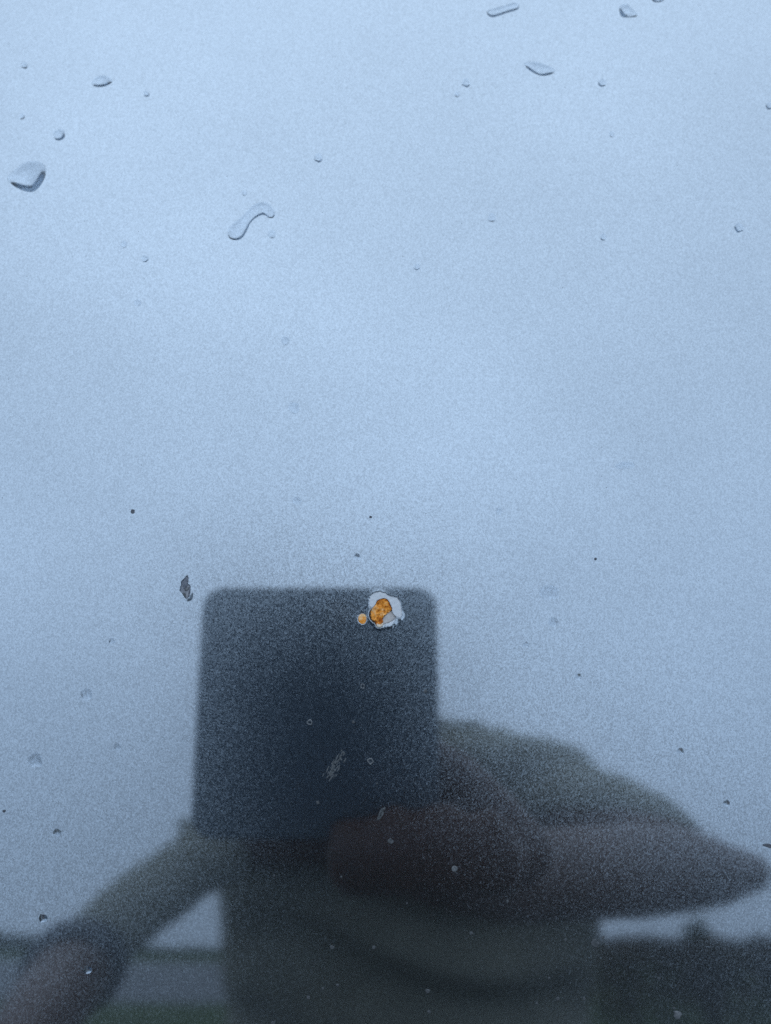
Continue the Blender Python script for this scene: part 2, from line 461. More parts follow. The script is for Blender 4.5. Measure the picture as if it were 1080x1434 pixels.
# ------------------------------------------------------------------ outlines on the panel (millimetres across / up from the foot point)
DROPS = [([(-68.46, 77.88), (-66.73, 76.14), (-64.04, 75.13), (-62.46, 76.13), (-61.52, 78.6), (-61.82, 80.5), (-63.36, 81.53), (-65.55, 81.24), (-67.34, 79.63)], 0.42, 'large heart shaped water drop near the left edge, biggest round drop of all'), ([(-54.85, 98.24), (-54.1, 97.3), (-52.36, 97.29), (-50.97, 98.23), (-51.32, 99.18), (-52.71, 99.81), (-54.02, 99.5)], 0.42, 'small lopsided water drop, highest one in the top left corner area'), ([(-58.72, 87.03), (-58.88, 86.21), (-59.5, 85.75), (-60.29, 85.86), (-60.82, 86.59), (-60.96, 87.49), (-60.35, 87.94), (-59.74, 88.21), (-58.98, 87.9)], 0.36, 'round water bead just above the large heart shaped drop'), ([(-43.77, 95.72), (-43.85, 95.22), (-44.26, 95.11), (-44.65, 95.12), (-44.9, 95.5), (-44.98, 95.96), (-44.74, 96.34), (-44.34, 96.31), (-44.0, 96.13)], 0.36, 'pinhead water bead beside the small lopsided drop at top left'), ([(-67.21, 102.07), (-67.21, 101.5), (-67.63, 101.23), (-68.08, 101.45), (-68.5, 101.78), (-68.44, 102.32), (-68.27, 102.79), (-67.82, 102.78), (-67.45, 102.52)], 0.25, 'faint water bead closest to the top left corner'), ([(-66.46, 90.83), (-66.64, 90.47), (-66.9, 90.28), (-67.29, 90.23), (-67.57, 90.6), (-67.54, 91.03), (-67.41, 91.43), (-67.02, 91.44), (-66.66, 91.24)], 0.22, 'very faint water bead between the corner bead and the heart shaped drop'), ([(-19.46, 66.91), (-19.48, 66.31), (-19.99, 66.05), (-20.56, 66.09), (-20.94, 66.59), (-20.84, 67.18), (-20.54, 67.61), (-20.06, 67.66), (-19.64, 67.4)], 0.25, 'faint round water bead under the hooked end of the comma shaped drop'), ([(-11.44, 82.09), (-11.56, 81.51), (-12.01, 81.12), (-12.53, 81.37), (-13.01, 81.74), (-12.94, 82.4), (-12.6, 82.87), (-12.04, 83.11), (-11.55, 82.7)], 0.36, 'lone round water bead above and to the right of the comma shaped drop'), ([(44.88, 115.64), (44.77, 114.12), (45.11, 113.12), (46.32, 112.95), (47.84, 113.13), (48.17, 113.8), (47.42, 114.8), (46.29, 116.15)], 0.42, 'wedge shaped water drop with flat lower edge at the top right'), ([(25.96, 102.47), (26.7, 101.03), (28.0, 100.09), (29.31, 99.61), (30.93, 99.93), (31.78, 100.88), (30.49, 101.83), (28.12, 102.79)], 0.42, 'lens shaped tilted water drop under the two topmost drops at the right'), ([(15.77, 98.03), (15.6, 97.43), (15.13, 97.05), (14.65, 97.32), (14.15, 97.66), (14.37, 98.31), (14.6, 98.9), (15.19, 99.05), (15.55, 98.55)], 0.36, 'dark round water bead left of the lens shaped drop'), ([(13.8, 95.53), (13.61, 95.15), (13.31, 94.91), (12.99, 95.07), (12.79, 95.35), (12.78, 95.72), (12.95, 96.14), (13.33, 96.09), (13.68, 95.96)], 0.25, 'faint tiny water bead just below the dark bead left of the lens shaped drop'), ([(41.11, 98.06), (40.88, 97.43), (40.36, 97.24), (39.89, 97.34), (39.58, 97.76), (39.57, 98.37), (40.01, 98.72), (40.48, 98.97), (40.94, 98.66)], 0.36, 'small water bead right of the lens shaped drop'), ([(63.82, 67.51), (63.24, 67.28), (62.64, 67.08), (62.32, 67.64), (62.18, 68.19), (62.44, 68.76), (63.03, 69.04), (63.55, 68.68), (63.96, 68.18)], 0.4, 'dark oval water bead near the right edge, a quarter down the picture'), ([(39.29, 66.21), (39.09, 65.79), (38.72, 65.56), (38.33, 65.67), (38.11, 66.0), (38.12, 66.43), (38.35, 66.85), (38.82, 66.99), (39.11, 66.62)], 0.3, 'small faint water bead left of the dark oval bead near the right edge'), ([(41.89, 87.01), (41.86, 86.57), (41.49, 86.41), (41.15, 86.5), (40.97, 86.82), (40.94, 87.22), (41.19, 87.58), (41.56, 87.59), (41.85, 87.39)], 0.2, 'barely visible water bead below the small bead right of the lens shaped drop'), ([(19.64, 69.99), (19.61, 69.39), (19.07, 69.27), (18.57, 69.26), (18.18, 69.68), (18.33, 70.25), (18.58, 70.77), (19.15, 70.93), (19.59, 70.56)], 0.24, 'faint water bead midway between the comma shaped drop and the right edge'), ([(6.14, 60.44), (5.91, 60.09), (5.62, 59.84), (5.27, 59.96), (4.94, 60.21), (5.03, 60.63), (5.25, 60.96), (5.64, 61.13), (6.0, 60.87)], 0.34, 'small water bead alone in the upper centre of the panel'), ([(-41.75, 62.07), (-41.96, 61.63), (-42.31, 61.39), (-42.76, 61.44), (-43.04, 61.83), (-43.04, 62.29), (-42.81, 62.65), (-42.4, 62.68), (-42.02, 62.49)], 0.32, 'small water bead below and left of the comma shaped drop, the darker of two'), ([(-45.72, 64.82), (-45.86, 64.32), (-46.28, 64.12), (-46.71, 64.22), (-46.99, 64.6), (-46.98, 65.03), (-46.77, 65.39), (-46.37, 65.56), (-45.93, 65.31)], 0.2, 'faint water bead below and left of the comma shaped drop, the paler of two'), ([(-42.62, 53.68), (-42.68, 53.22), (-43.06, 52.97), (-43.51, 53.07), (-43.82, 53.44), (-43.86, 53.92), (-43.55, 54.23), (-43.15, 54.37), (-42.8, 54.08)], 0.22, 'faint water bead lowest of the three left of the comma shaped drop'), ([(-24.89, 74.97), (-24.96, 74.57), (-25.28, 74.38), (-25.62, 74.5), (-25.93, 74.75), (-25.91, 75.17), (-25.68, 75.48), (-25.34, 75.46), (-25.01, 75.34)], 0.22, 'tiny water bead just above the comma shaped drop'), ([(71.77, 93.14), (71.62, 92.62), (71.18, 92.39), (70.7, 92.41), (70.47, 92.87), (70.5, 93.43), (70.9, 93.78), (71.36, 93.93), (71.75, 93.67)], 0.36, 'water bead cut off by the right edge of the picture'), ([(51.13, 118.04), (51.3, 116.85), (52.1, 116.51), (53.36, 116.85), (53.75, 118.05)], 0.4, 'water drop cut off by the top edge of the picture')]
SPOTS = [([(-16.45, 46.71), (-16.7, 46.23), (-17.1, 45.86), (-17.65, 45.96), (-17.98, 46.42), (-18.05, 47.01), (-17.69, 47.47), (-17.14, 47.48), (-16.7, 47.21)], 0.14, 'faint dried water ring below the comma shaped drop'), ([(-14.65, 34.67), (-14.71, 33.96), (-15.32, 33.56), (-16.0, 33.8), (-16.49, 34.3), (-16.51, 35.03), (-16.07, 35.6), (-15.4, 35.57), (-14.74, 35.37)], 0.14, 'faint dried water ring at left of centre, upper of two above the dark reflection'), ([(-14.03, 18.66), (-14.18, 18.17), (-14.63, 17.96), (-15.12, 18.01), (-15.48, 18.39), (-15.46, 18.91), (-15.15, 19.32), (-14.66, 19.28), (-14.27, 19.08)], 0.16, 'dried water spot at left of centre, lower of two above the dark reflection'), ([(-43.94, -4.56), (-44.03, -4.95), (-44.39, -5.09), (-44.79, -5.09), (-45.07, -4.77), (-45.0, -4.4), (-44.82, -4.07), (-44.44, -4.04), (-44.13, -4.24)], 0.3, 'small dark rimmed water spot left of the phone reflection'), ([(-47.37, -13.11), (-47.52, -13.73), (-48.1, -14.03), (-48.74, -13.93), (-49.14, -13.43), (-49.29, -12.78), (-48.85, -12.27), (-48.16, -12.09), (-47.52, -12.44)], 0.14, 'pale dried water spot below the small dark rimmed spot at left'), ([(-54.94, -23.46), (-54.99, -24.33), (-55.87, -24.5), (-56.67, -24.5), (-57.2, -23.87), (-57.29, -23.07), (-56.72, -22.53), (-55.93, -22.15), (-55.21, -22.71)], 0.2, 'round clear edged water spot low on the left side, largest spot there'), ([(28.45, 3.23), (28.28, 2.4), (27.16, 2.14), (26.0, 2.14), (25.33, 2.83), (25.24, 3.68), (25.96, 4.47), (27.29, 4.59), (28.26, 4.02)], 0.1, 'wide pale water stain right of the rusty chip, largest stain there'), ([(28.26, -1.52), (28.0, -2.06), (27.49, -2.28), (26.99, -2.14), (26.58, -1.8), (26.6, -1.23), (26.93, -0.73), (27.56, -0.62), (28.03, -0.98)], 0.14, 'small water stain just below the wide pale stain'), ([(23.36, -5.07), (23.29, -5.43), (22.93, -5.5), (22.62, -5.46), (22.35, -5.24), (22.36, -4.88), (22.63, -4.66), (22.96, -4.54), (23.31, -4.7)], 0.26, 'tiny water spot below left of the two water stains at right'), ([(31.74, -10.22), (31.6, -10.57), (31.26, -10.73), (30.89, -10.68), (30.56, -10.43), (30.66, -10.03), (30.87, -9.66), (31.31, -9.59), (31.65, -9.84)], 0.28, 'small dark rimmed water spot above the reflected shoulder at right'), ([(47.76, -21.97), (47.71, -22.37), (47.3, -22.51), (46.93, -22.43), (46.71, -22.14), (46.62, -21.75), (46.96, -21.48), (47.34, -21.45), (47.68, -21.61)], 0.26, 'small water spot right of the reflected shoulder'), ([(54.82, -30.09), (54.75, -30.46), (54.38, -30.62), (54.02, -30.53), (53.72, -30.29), (53.74, -29.88), (54.08, -29.67), (54.44, -29.54), (54.74, -29.76)], 0.22, 'small water spot above the reflected elbow at far right'), ([(-42.36, -21.27), (-42.52, -21.66), (-42.9, -21.78), (-43.26, -21.73), (-43.49, -21.45), (-43.63, -21.06), (-43.3, -20.82), (-42.93, -20.71), (-42.59, -20.92)], 0.16, 'faint water spot right of the round clear edged spot'), ([(-51.36, -34.56), (-51.51, -35.0), (-51.91, -35.26), (-52.35, -35.08), (-52.75, -34.81), (-52.68, -34.36), (-52.44, -34.0), (-51.98, -33.95), (-51.59, -34.17)], 0.2, 'water spot on the left between the round spot and the reflected horizon'), ([(41.89, 24.57), (41.45, 24.13), (40.44, 23.92), (39.26, 23.94), (38.56, 24.33), (38.82, 24.78), (39.43, 25.13), (40.51, 25.24), (41.66, 25.06)], 0.1, 'faint flat water smear at right of centre'), ([(-4.06, 9.24), (-4.25, 8.86), (-4.62, 8.74), (-5.02, 8.69), (-5.25, 9.05), (-5.28, 9.45), (-5.02, 9.78), (-4.61, 9.85), (-4.26, 9.62)], 0.14, 'faint water spot just above the rusty chip'), ([(-53.07, -47.6), (-53.31, -48.0), (-53.68, -48.22), (-54.17, -48.22), (-54.39, -47.81), (-54.43, -47.4), (-54.21, -46.99), (-53.74, -47.04), (-53.27, -47.14)], 0.45, 'dark water bead just above the reflected horizon at lower left'), ([(-45.79, -55.27), (-45.98, -55.67), (-46.37, -55.87), (-46.84, -55.87), (-47.19, -55.52), (-47.07, -55.08), (-46.84, -54.72), (-46.4, -54.63), (-45.99, -54.86)], 0.45, 'water bead with bright lower rim on the reflected forearm at lower left'), ([(19.45, 16.85), (19.29, 16.5), (18.98, 16.24), (18.55, 16.28), (18.39, 16.67), (18.37, 17.04), (18.58, 17.41), (19.01, 17.49), (19.37, 17.25)], 0.12, 'faint water spot above and right of the rusty chip')]
SPECKS = [([(-41.63, 16.8), (-41.64, 16.43), (-41.96, 16.19), (-42.37, 16.26), (-42.61, 16.6), (-42.54, 16.96), (-42.41, 17.31), (-42.03, 17.29), (-41.68, 17.16)], 0.5, 'dark grey dirt speck left of centre, largest of the dark specks'), ([(-2.09, 15.9), (-2.2, 15.65), (-2.43, 15.58), (-2.66, 15.61), (-2.86, 15.76), (-2.79, 16.01), (-2.68, 16.22), (-2.43, 16.24), (-2.24, 16.11)], 0.5, 'tiny black dirt speck straight above the rusty chip'), ([(35.0, 8.84), (34.86, 8.64), (34.67, 8.53), (34.45, 8.55), (34.33, 8.74), (34.34, 8.95), (34.46, 9.15), (34.71, 9.21), (34.94, 9.09)], 0.5, 'tiny black dirt speck right of the rusty chip, above the wide pale stain'), ([(-60.32, -31.34), (-60.36, -31.57), (-60.57, -31.67), (-60.82, -31.66), (-60.98, -31.47), (-61.04, -31.22), (-60.84, -31.06), (-60.6, -31.04), (-60.36, -31.11)], 0.5, 'tiny dark dirt speck at the left edge of the picture'), ([(59.26, -36.48), (60.15, -36.93), (61.5, -37.16), (61.53, -36.5), (60.41, -36.16)], 0.3, 'dark dirt streak cut off by the right edge above the elbow reflection')]
SPINES = [([(-27.6, 65.94, 1.01), (-26.63, 67.05, 1.65), (-25.79, 68.31, 1.4), (-24.94, 69.57, 1.02), (-23.96, 70.7, 1.02), (-22.85, 71.69, 1.28), (-21.71, 71.97, 1.28), (-20.66, 71.12, 0.96), (-20.12, 69.99, 0.64)], 0.46, 'comma shaped water drop with a hooked tail in the upper left'), ([(19.36, 114.07, 0.68), (20.45, 113.91, 1.02), (21.83, 114.41, 0.96), (23.21, 114.92, 0.89), (24.6, 115.43, 0.96), (25.57, 115.76, 0.68)], 0.46, 'long sausage shaped water drop at the top, left of the wedge shaped one')]
NICKS = [(-3.69, -11.63, 0.519, 1), (-12.15, -17.38, 0.573, 1), (-2.39, -23.38, 0.627, 1), (6.45, -12.43, 0.345, 0), (-5.16, -17.26, 0.298, 0), (0.79, -35.68, 0.508, 0), (10.91, -39.93, 0.506, 0), (32.84, -51.22, 0.727, 0), (34.09, -50.36, 0.269, 0), (13.41, -49.64, 0.335, 0), (-1.79, -51.77, 0.357, 0), (-8.37, -51.77, 0.335, 0), (6.56, -58.29, 0.378, 0), (-7.45, -57.44, 0.289, 0), (-11.99, -59.26, 0.311, 0), (6.77, -61.38, 0.311, 0), (26.77, -59.52, 0.356, 0), (30.89, -59.54, 0.312, 0), (45.42, -61.99, 0.724, 0), (44.88, -61.02, 0.245, 0), (50.68, -50.48, 0.314, 0), (-25.06, -55.14, 0.334, 0), (-17.51, -63.1, 0.333, 0), (19.17, -44.81, 0.247, 0), (42.66, -56.53, 0.246, 0), (39.21, -39.28, 0.316, 0), (-10.77, -29.78, 0.318, 0), (-9.78, -57.87, 0.222, 0), (-17.54, -40.92, 0.18, 0), (-6.97, -41.11, 0.202, 0), (-1.36, -26.81, 0.182, 0), (3.36, -45.11, 0.179, 0), (25.49, -56.42, 0.223, 0), (23.54, -60.15, 0.222, 0), (25.52, -35.73, 0.226, 0), (28.15, -50.65, 0.224, 0)]
SCRATCHES = [[(-9.33, -25.93), (-8.76, -26.04), (-7.97, -24.93), (-7.07, -23.6), (-6.39, -21.94), (-7.08, -21.83), (-8.21, -22.72), (-8.89, -24.27)], [(-1.24, -32.19), (-0.79, -32.3), (-0.34, -31.53), (-0.11, -30.76), (-0.45, -30.65), (-1.02, -31.42)]]
CHIP_OUT = [(-1.27, 3.53), (-0.39, 3.39), (0.39, 2.95), (1.17, 2.71), (1.85, 2.56), (2.24, 2.13), (2.43, 1.45), (2.58, 0.68), (2.64, -0.29), (2.23, -0.72), (1.7, -0.91), (1.31, -1.54), (0.48, -2.06), (-0.1, -1.97), (-0.78, -2.26), (-1.45, -2.11), (-1.7, -1.54), (-2.38, -1.06), (-2.62, -0.14), (-2.48, 0.68), (-2.63, 1.26), (-2.61, 2.03), (-2.48, 2.75), (-2.05, 3.24)]
CHIP_PIT = [(-0.78, 2.39), (-0.1, 2.46), (0.39, 2.22), (0.78, 1.55), (1.07, 0.77), (1.15, 0.1), (1.65, -0.58), (1.16, -1.15), (0.49, -1.54), (-0.39, -1.78), (-0.78, -2.13), (-1.41, -2.06), (-1.65, -1.44), (-2.31, -0.96), (-2.51, -0.09), (-2.19, 0.87), (-1.65, 1.45), (-1.41, 2.03)]
CHIP_RUST = [(-0.78, 2.39), (-0.1, 2.46), (0.39, 2.22), (0.78, 1.55), (1.05, 0.77), (0.87, 0.39), (0.29, 0.05), (-0.15, -0.43), (-0.49, -0.91), (-0.47, -1.54), (-0.97, -1.87), (-1.45, -1.92), (-1.65, -1.44), (-2.31, -0.96), (-2.51, -0.09), (-2.19, 0.87), (-1.65, 1.45), (-1.41, 2.03)]
CHIP_CREAM = [(-1.44, -1.63), (-0.97, -1.75), (-0.47, -1.54), (-0.39, -1.79), (-0.78, -2.15), (-1.41, -2.09)]
CHIP_SOUT = [(-3.89, 0.05), (-3.35, -0.14), (-3.16, -0.67), (-3.25, -1.35), (-3.59, -1.63), (-4.12, -1.54), (-4.42, -1.06), (-4.47, -0.38)]
CHIP_SRUST = [(-3.84, -0.14), (-3.4, -0.29), (-3.28, -0.77), (-3.44, -1.35), (-3.88, -1.49), (-4.27, -1.2), (-4.37, -0.67), (-4.2, -0.29)]
CHIP_NK = [(-32.62, 6.06), (-32.4, 5.41), (-32.51, 4.76), (-32.1, 4.38), (-32.07, 3.47), (-32.21, 2.63), (-32.62, 2.37), (-32.89, 2.56), (-33.3, 3.21), (-33.71, 3.59), (-33.6, 4.37), (-33.56, 5.02), (-33.12, 5.48)]
CHIP_NS = [[(-32.68, 6.0), (-32.43, 5.41), (-32.58, 4.89), (-32.63, 4.37), (-33.06, 3.85), (-33.28, 4.37), (-33.49, 4.96), (-33.12, 5.44)], [(-32.17, 4.31), (-32.41, 3.86), (-32.93, 3.66), (-32.87, 4.05)], [(-32.15, 3.79), (-32.1, 3.34), (-32.24, 2.56), (-32.38, 3.08)], [(-33.24, 3.34), (-32.85, 3.21), (-32.82, 2.5), (-33.1, 3.01)]]

# ------------------------------------------------------------------ the car
CENTRE = PANEL_FOOT - RV * N0
def surf(u, v):
    """Point and outward normal of the painted panel; u across, v up the panel, millimetres."""
    x, a = u * 1e-3, LEAN + v * 1e-3 / RV
    p = np.array([x, CENTRE[1] - RV * math.cos(a) + x * x / (2 * RH), CENTRE[2] + RV * math.sin(a)])
    n = np.array([math.cos(a) * x / RH, -math.cos(a), math.sin(a)])
    return p, n / np.linalg.norm(n)

def poly_dist(px, py, poly):
    """Signed distance (negative inside) from points to a closed polygon."""
    q = np.asarray(poly)
    d = np.full(px.shape, 1e9)
    inside = np.zeros(px.shape, bool)
    for i in range(len(q)):
        ax, ay = q[i]; bx, by = q[(i + 1) % len(q)]
        ex, ey = bx - ax, by - ay
        t = np.clip(((px - ax) * ex + (py - ay) * ey) / (ex * ex + ey * ey + 1e-12), 0, 1)
        d = np.minimum(d, np.hypot(px - ax - t * ex, py - ay - t * ey))
        c = (ay > py) != (by > py)
        with np.errstate(divide='ignore', invalid='ignore'):
            xi = ax + (py - ay) * ex / (ey if ey else 1e-12)
        inside ^= c & (px < xi)
    return np.where(inside, -d, d)

def smooth_loop(pts, per=4, jitter=0.0):
    """Closed Catmull-Rom curve through pts."""
    q = np.asarray(pts, float)
    n = len(q)
    out = []
    for i in range(n):
        a, b, c, d = q[i - 1], q[i], q[(i + 1) % n], q[(i + 2) % n]
        for k in range(per):
            t = k / per
            out.append(0.5 * (2 * b + (c - a) * t + (2 * a - 5 * b + 4 * c - d) * t * t + (3 * b - a - 3 * c + d) * t ** 3))
    out = np.array(out)
    if jitter:
        out += rng.normal(scale=jitter, size=out.shape)
    return out

car = empty('car', (0, 1.8, 0))
tag(car, 'pale blue silver metallic car whose chipped, rain spotted paint fills the picture', 'car')

LOOP_CHIP = smooth_loop(CHIP_OUT, 4, 0.05)
LOOP_PIT = smooth_loop(CHIP_PIT, 4, 0.025)
LOOP_SPOT = smooth_loop(CHIP_SOUT, 4)
LOOP_NICK = smooth_loop(CHIP_NK, 3)

def body_shell():
    # profile: normal elevation angle along the arc length, up and down from the foot point
    def walk(segs, sign):
        phi = LEAN; y, z = PANEL_FOOT[1], PANEL_FOOT[2]
        out = []
        for length, curv, step in segs:
            n = max(1, int(round(length / step)))
            h = length / n
            for _ in range(n):
                pm = phi + sign * curv * h / 2
                k = h if abs(curv * h) < 1e-9 else 2 * math.sin(curv * h / 2) / curv
                y += sign * math.sin(pm) * k
                z += sign * math.cos(pm) * k
                phi += sign * curv * h
                out.append((y, z, phi))
        return out
    fine = []
    def arc(v0, v1, step):
        return list(np.linspace(v0, v1, max(1, int(round((v1 - v0) / step))), endpoint=False))
    vs = arc(-250, -100, 10) + arc(-100, -3.4, 3) + arc(-3.4, 7.0, 0.1) + arc(7.0, 140, 3) + arc(140, 250, 10) + [250]
    us = arc(-780, -120, 20) + arc(-120, -34.6, 4) + arc(-34.6, -31.2, 0.1) + arc(-31.2, -5.0, 3) + arc(-5.0, 4.0, 0.1) + arc(4.0, 120, 4) + arc(120, 780, 20) + [780]
    mid = []
    for v in vs:
        a = LEAN + v * 1e-3 / RV
        mid.append((CENTRE[1] - RV * math.cos(a), CENTRE[2] + RV * math.sin(a), a))
    up = walk([(0.25, 1 / RV, 0.25), (0.267, 1 / 0.35, 0.02), (0.72, 1 / 12, 0.06), (0.12, -4.6, 0.03), (0.72, 0.15, 0.06), (0.16, 3.0, 0.03), (1.5, 0.02, 0.1), (0.28, 5.0, 0.04), (1.05, 0.12, 0.1)], 1)[1:]
    dn = walk([(0.25, 1 / RV, 0.25), (0.175, 1 / 0.6, 0.03), (0.16, 0.0, 0.04), (0.19, 8.2, 0.02), (2.9, 0.0, 0.3)], -1)[1:]
    prof = dn[::-1] + mid + up
    nv, off = len(mid), len(dn)
    ends = [(0.82, 0.004), (0.85, 0.014), (0.872, 0.034), (0.884, 0.060), (0.888, 0.095)]
    xs = [-x for x, _ in ends[::-1]] + [u * 1e-3 for u in us] + [x for x, _ in ends]
    ins = [i for _, i in ends[::-1]] + [0] * len(us) + [i for _, i in ends]
    X = np.array(xs); INS = np.array(ins)
    PR = np.array(prof)
    m, k = len(prof), len(xs)
    # bow of the nose fades out towards the rear
    bow = (X ** 2 / (2 * RH))[None, :] * np.clip(1.0 - (PR[:, 0] - 0.3) / 1.2, 0, 1)[:, None]
    ny = -np.cos(PR[:, 2])[:, None]; nz = np.sin(PR[:, 2])[:, None]
    P = np.zeros((m, k, 3))
    P[..., 0] = X[None, :]
    P[..., 1] = PR[:, 0][:, None] + bow - ny * INS[None, :]
    P[..., 2] = PR[:, 1][:, None] - nz * INS[None, :]
    NR = np.zeros((m, k, 3))
    slope = np.zeros(k)
    slope[:] = X / RH
    NR[..., 0] = -ny * slope[None, :] * np.clip(1.0 - (PR[:, 0] - 0.3) / 1.2, 0, 1)[:, None]
    NR[..., 1] = ny
    NR[..., 2] = nz
    ed = np.gradient(INS, X)
    NR[..., 0] += ed[None, :]
    NR /= np.linalg.norm(NR, axis=2)[..., None]
    # chipped places sunk into the paint
    U, V = np.meshgrid(np.array(us), np.array(vs))
    H = np.zeros(U.shape)
    near = (np.abs(U) < 6) & (V > -3.4) & (V < 7.0)
    nk = (U > -35) & (U < -31) & (V > -3.4) & (V < 7.0)
    for sel, loop, depth, lip in ((near, LOOP_CHIP, 0.65, 0.08), (near, LOOP_SPOT, 0.35, 0.03), (nk, LOOP_NICK, 0.26, 0.05)):
        d = poly_dist(U[sel], V[sel], loop)
        low = np.clip(-(V[sel] - loop[:, 1].mean()) / 2.0, 0.04, 1.0)
        H[sel] += np.where(d < 0, -depth, lip * low * np.exp(-(d / 0.35) ** 2)) + np.where(d < 0, lip * 0, 0)
    H *= 1e-3
    gv, gu = np.gradient(H, np.array(vs) * 1e-3, np.array(us) * 1e-3)
    c0 = len(ends)
    sub = (slice(off, off + nv), slice(c0, c0 + len(us)))
    Pn, Nn = P[sub], NR[sub]
    T = np.zeros_like(Nn)
    T[..., 1] = -ny[off:off + nv] * 0 + np.sin(PR[off:off + nv, 2])[:, None]
    T[..., 2] = np.cos(PR[off:off + nv, 2])[:, None]
    P[sub] = Pn + Nn * H[..., None]
    Nn = Nn - T * gv[..., None]
    Nn[..., 0] -= gu
    NR[sub] = Nn / np.linalg.norm(Nn, axis=2)[..., None]
    idx = np.arange(m * k).reshape(m, k)
    q = np.stack([idx[:-1, :-1], idx[:-1, 1:], idx[1:, 1:], idx[1:, :-1]], -1).reshape(-1, 4)
    faces = [tuple(f) for f in q.tolist()]
    faces.append(tuple(idx[:, 0].tolist()))
    faces.append(tuple(idx[::-1, -1].tolist()))
    faces.append(tuple(list(idx[0, ::-1]) + list(idx[-1, :])))
    me = bpy.data.meshes.new('body_panel')
    me.from_pydata(P.reshape(-1, 3).tolist(), [], faces)
    me.update()
    o = link('body_panel', me, M_PAINT, car)
    me.normals_split_custom_set_from_vertices(NR.reshape(-1, 3).tolist())
    o['label'] = 'pale blue silver metallic paint, glossy, mirroring sky, person and phone'
    return o, PR[off + nv:], PR
body, upper_profile, full_profile = body_shell()

def ring_mesh(loops, heights, cap_last=True, bumps=0.0):
    """Nested loops (all the same length, panel millimetres) at heights along the panel normal."""
    V, F = [], []
    n = len(loops[0])
    for lp, h in zip(loops, heights):
        for i, (u, v) in enumerate(lp):
            p, nn = surf(u, v)
            hh = h[i] if hasattr(h, '__len__') else h
            V.append(p + nn * hh * 1e-3)
    for r in range(len(loops) - 1):
        for i in range(n):
            j = (i + 1) % n
            F.append((r * n + i, (r + 1) * n + i, (r + 1) * n + j, r * n + j))
    if cap_last:
        c = np.mean(np.asarray(loops[-1]), 0)
        p, nn = surf(*c)
        h = heights[-1]
        V.append(p + nn * (np.mean(h)) * 1e-3)
        k = len(V) - 1
        o = (len(loops) - 1) * n
        for i in range(n):
            F.append((o + i, k, o + (i + 1) % n))
    return V, F

def scale_loop(lp, s, c=None):
    lp = np.asarray(lp, float)
    c = lp.mean(0) if c is None else np.asarray(c)
    return c + (lp - c) * s

def resample(lp, c, n=96):
    """Loop as radii at even angles about c (star shaped loops)."""
    lp = np.asarray(lp) - c
    ang = np.arctan2(lp[:, 1], lp[:, 0]); rad = np.hypot(lp[:, 0], lp[:, 1])
    o = np.argsort(ang)
    a = np.linspace(-math.pi, math.pi, n, endpoint=False)
    r = np.interp(a, ang[o], rad[o], period=2 * math.pi)
    return np.stack([c[0] + r * np.cos(a), c[1] + r * np.sin(a)], 1)

def bumpy(lp, base, amp, sc):
    return [base + amp * noise.noise(Vector((u * sc, v * sc, base * 7))) for u, v in lp]

def patch(name, outline, top, skirt, mat, parent, amp=0.04, sc=2.2, rings=9, per=4, label=None, ragged=0.008):
    """A rough low crust filling an outline on the panel: skirt goes down into what carries it."""
    lp = smooth_loop(outline, per, ragged)
    loops = [scale_loop(lp, 1.0), scale_loop(lp, 1.0)]
    hs = [skirt, [top - 0.03] * len(lp)]
    for k in range(1, rings):
        s = 1 - k / rings
        l2 = scale_loop(lp, s)
        loops.append(l2)
        hs.append(bumpy(l2, top, amp, sc))
    V, F = ring_mesh(loops, hs)
    o = mesh_obj(name, V, [f[::-1] for f in F], mat, parent)
    if label:
        o['label'] = label
    return o

# the big chip: pale primer ring, pit wall with painted shade, grey layer, rust, cream crust
cc = np.array([-0.3, 0.2])
ro, ri = resample(LOOP_CHIP, cc), resample(LOOP_PIT, cc)
ro2 = cc + (ro - cc) * 1.045
ri = cc + (ri - cc) * np.minimum(1.0, 0.985 * np.linalg.norm(ro - cc, axis=1) / np.linalg.norm(ri - cc, axis=1))[:, None]
loops = [ro2] + [ro2 + (ri - ro2) * t for t in (0.2, 0.4, 0.6, 0.8, 0.95)] + [ri, ri]
gap = np.linalg.norm(ro - ri, axis=1)
worn = np.clip((gap - 0.22) / 0.25, 0, 1)            # where the pit reaches the paint no primer is left
hs = [list(-0.55 + worn * 0.43)] + [list(-0.55 + worn * (0.55 + np.array(bumpy(l, -0.095, 0.05, 2.6)))) for l in loops[1:6]] + [list(-0.55 + worn * 0.44), -0.62]
V, F = ring_mesh(loops, hs, cap_last=False)
primer = mesh_obj('primer_layer', V, [f[::-1] for f in F], [M_PRIMER, M_PIT_WALL_SHADE], car)
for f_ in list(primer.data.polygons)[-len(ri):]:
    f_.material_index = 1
primer['label'] = 'pale exposed primer edge around the rusty chip'
patch('bare_layer', CHIP_PIT, -0.40, -0.6, M_METAL, primer, 0.03, 1.5, label='smooth grey patch beside the rust in the chip')
patch('shaded_rust_bed', scale_loop(CHIP_RUST, 1.05), -0.36, -0.58, M_RUST_BED_SHADE, primer, 0.03, 2.0, 6)  # added under-layer, its dark colour paints a shadow edge round the rust
rust = patch('rust', scale_loop(CHIP_RUST, 0.975), -0.22, -0.55, M_RUST, primer, 0.20, 2.3, 16, ragged=0.05, label='crusty orange rust in the middle of the chip')
patch('crust', CHIP_CREAM, -0.20, -0.55, M_CREAM, primer, 0.05, 2.4, 5, label='cream crust at the lower tip of the rust')
sp = patch('primer_layer', scale_loop(CHIP_SOUT, 1.04), -0.16, -0.34, M_PRIMER, car, 0.03, 2.0, 6)
patch('rust', scale_loop(CHIP_SRUST, 1.22) + np.array([0.06, -0.06]), -0.07, -0.3, M_RUST, sp, 0.06, 2.2, 7, label='small round rust spot next to the chip')
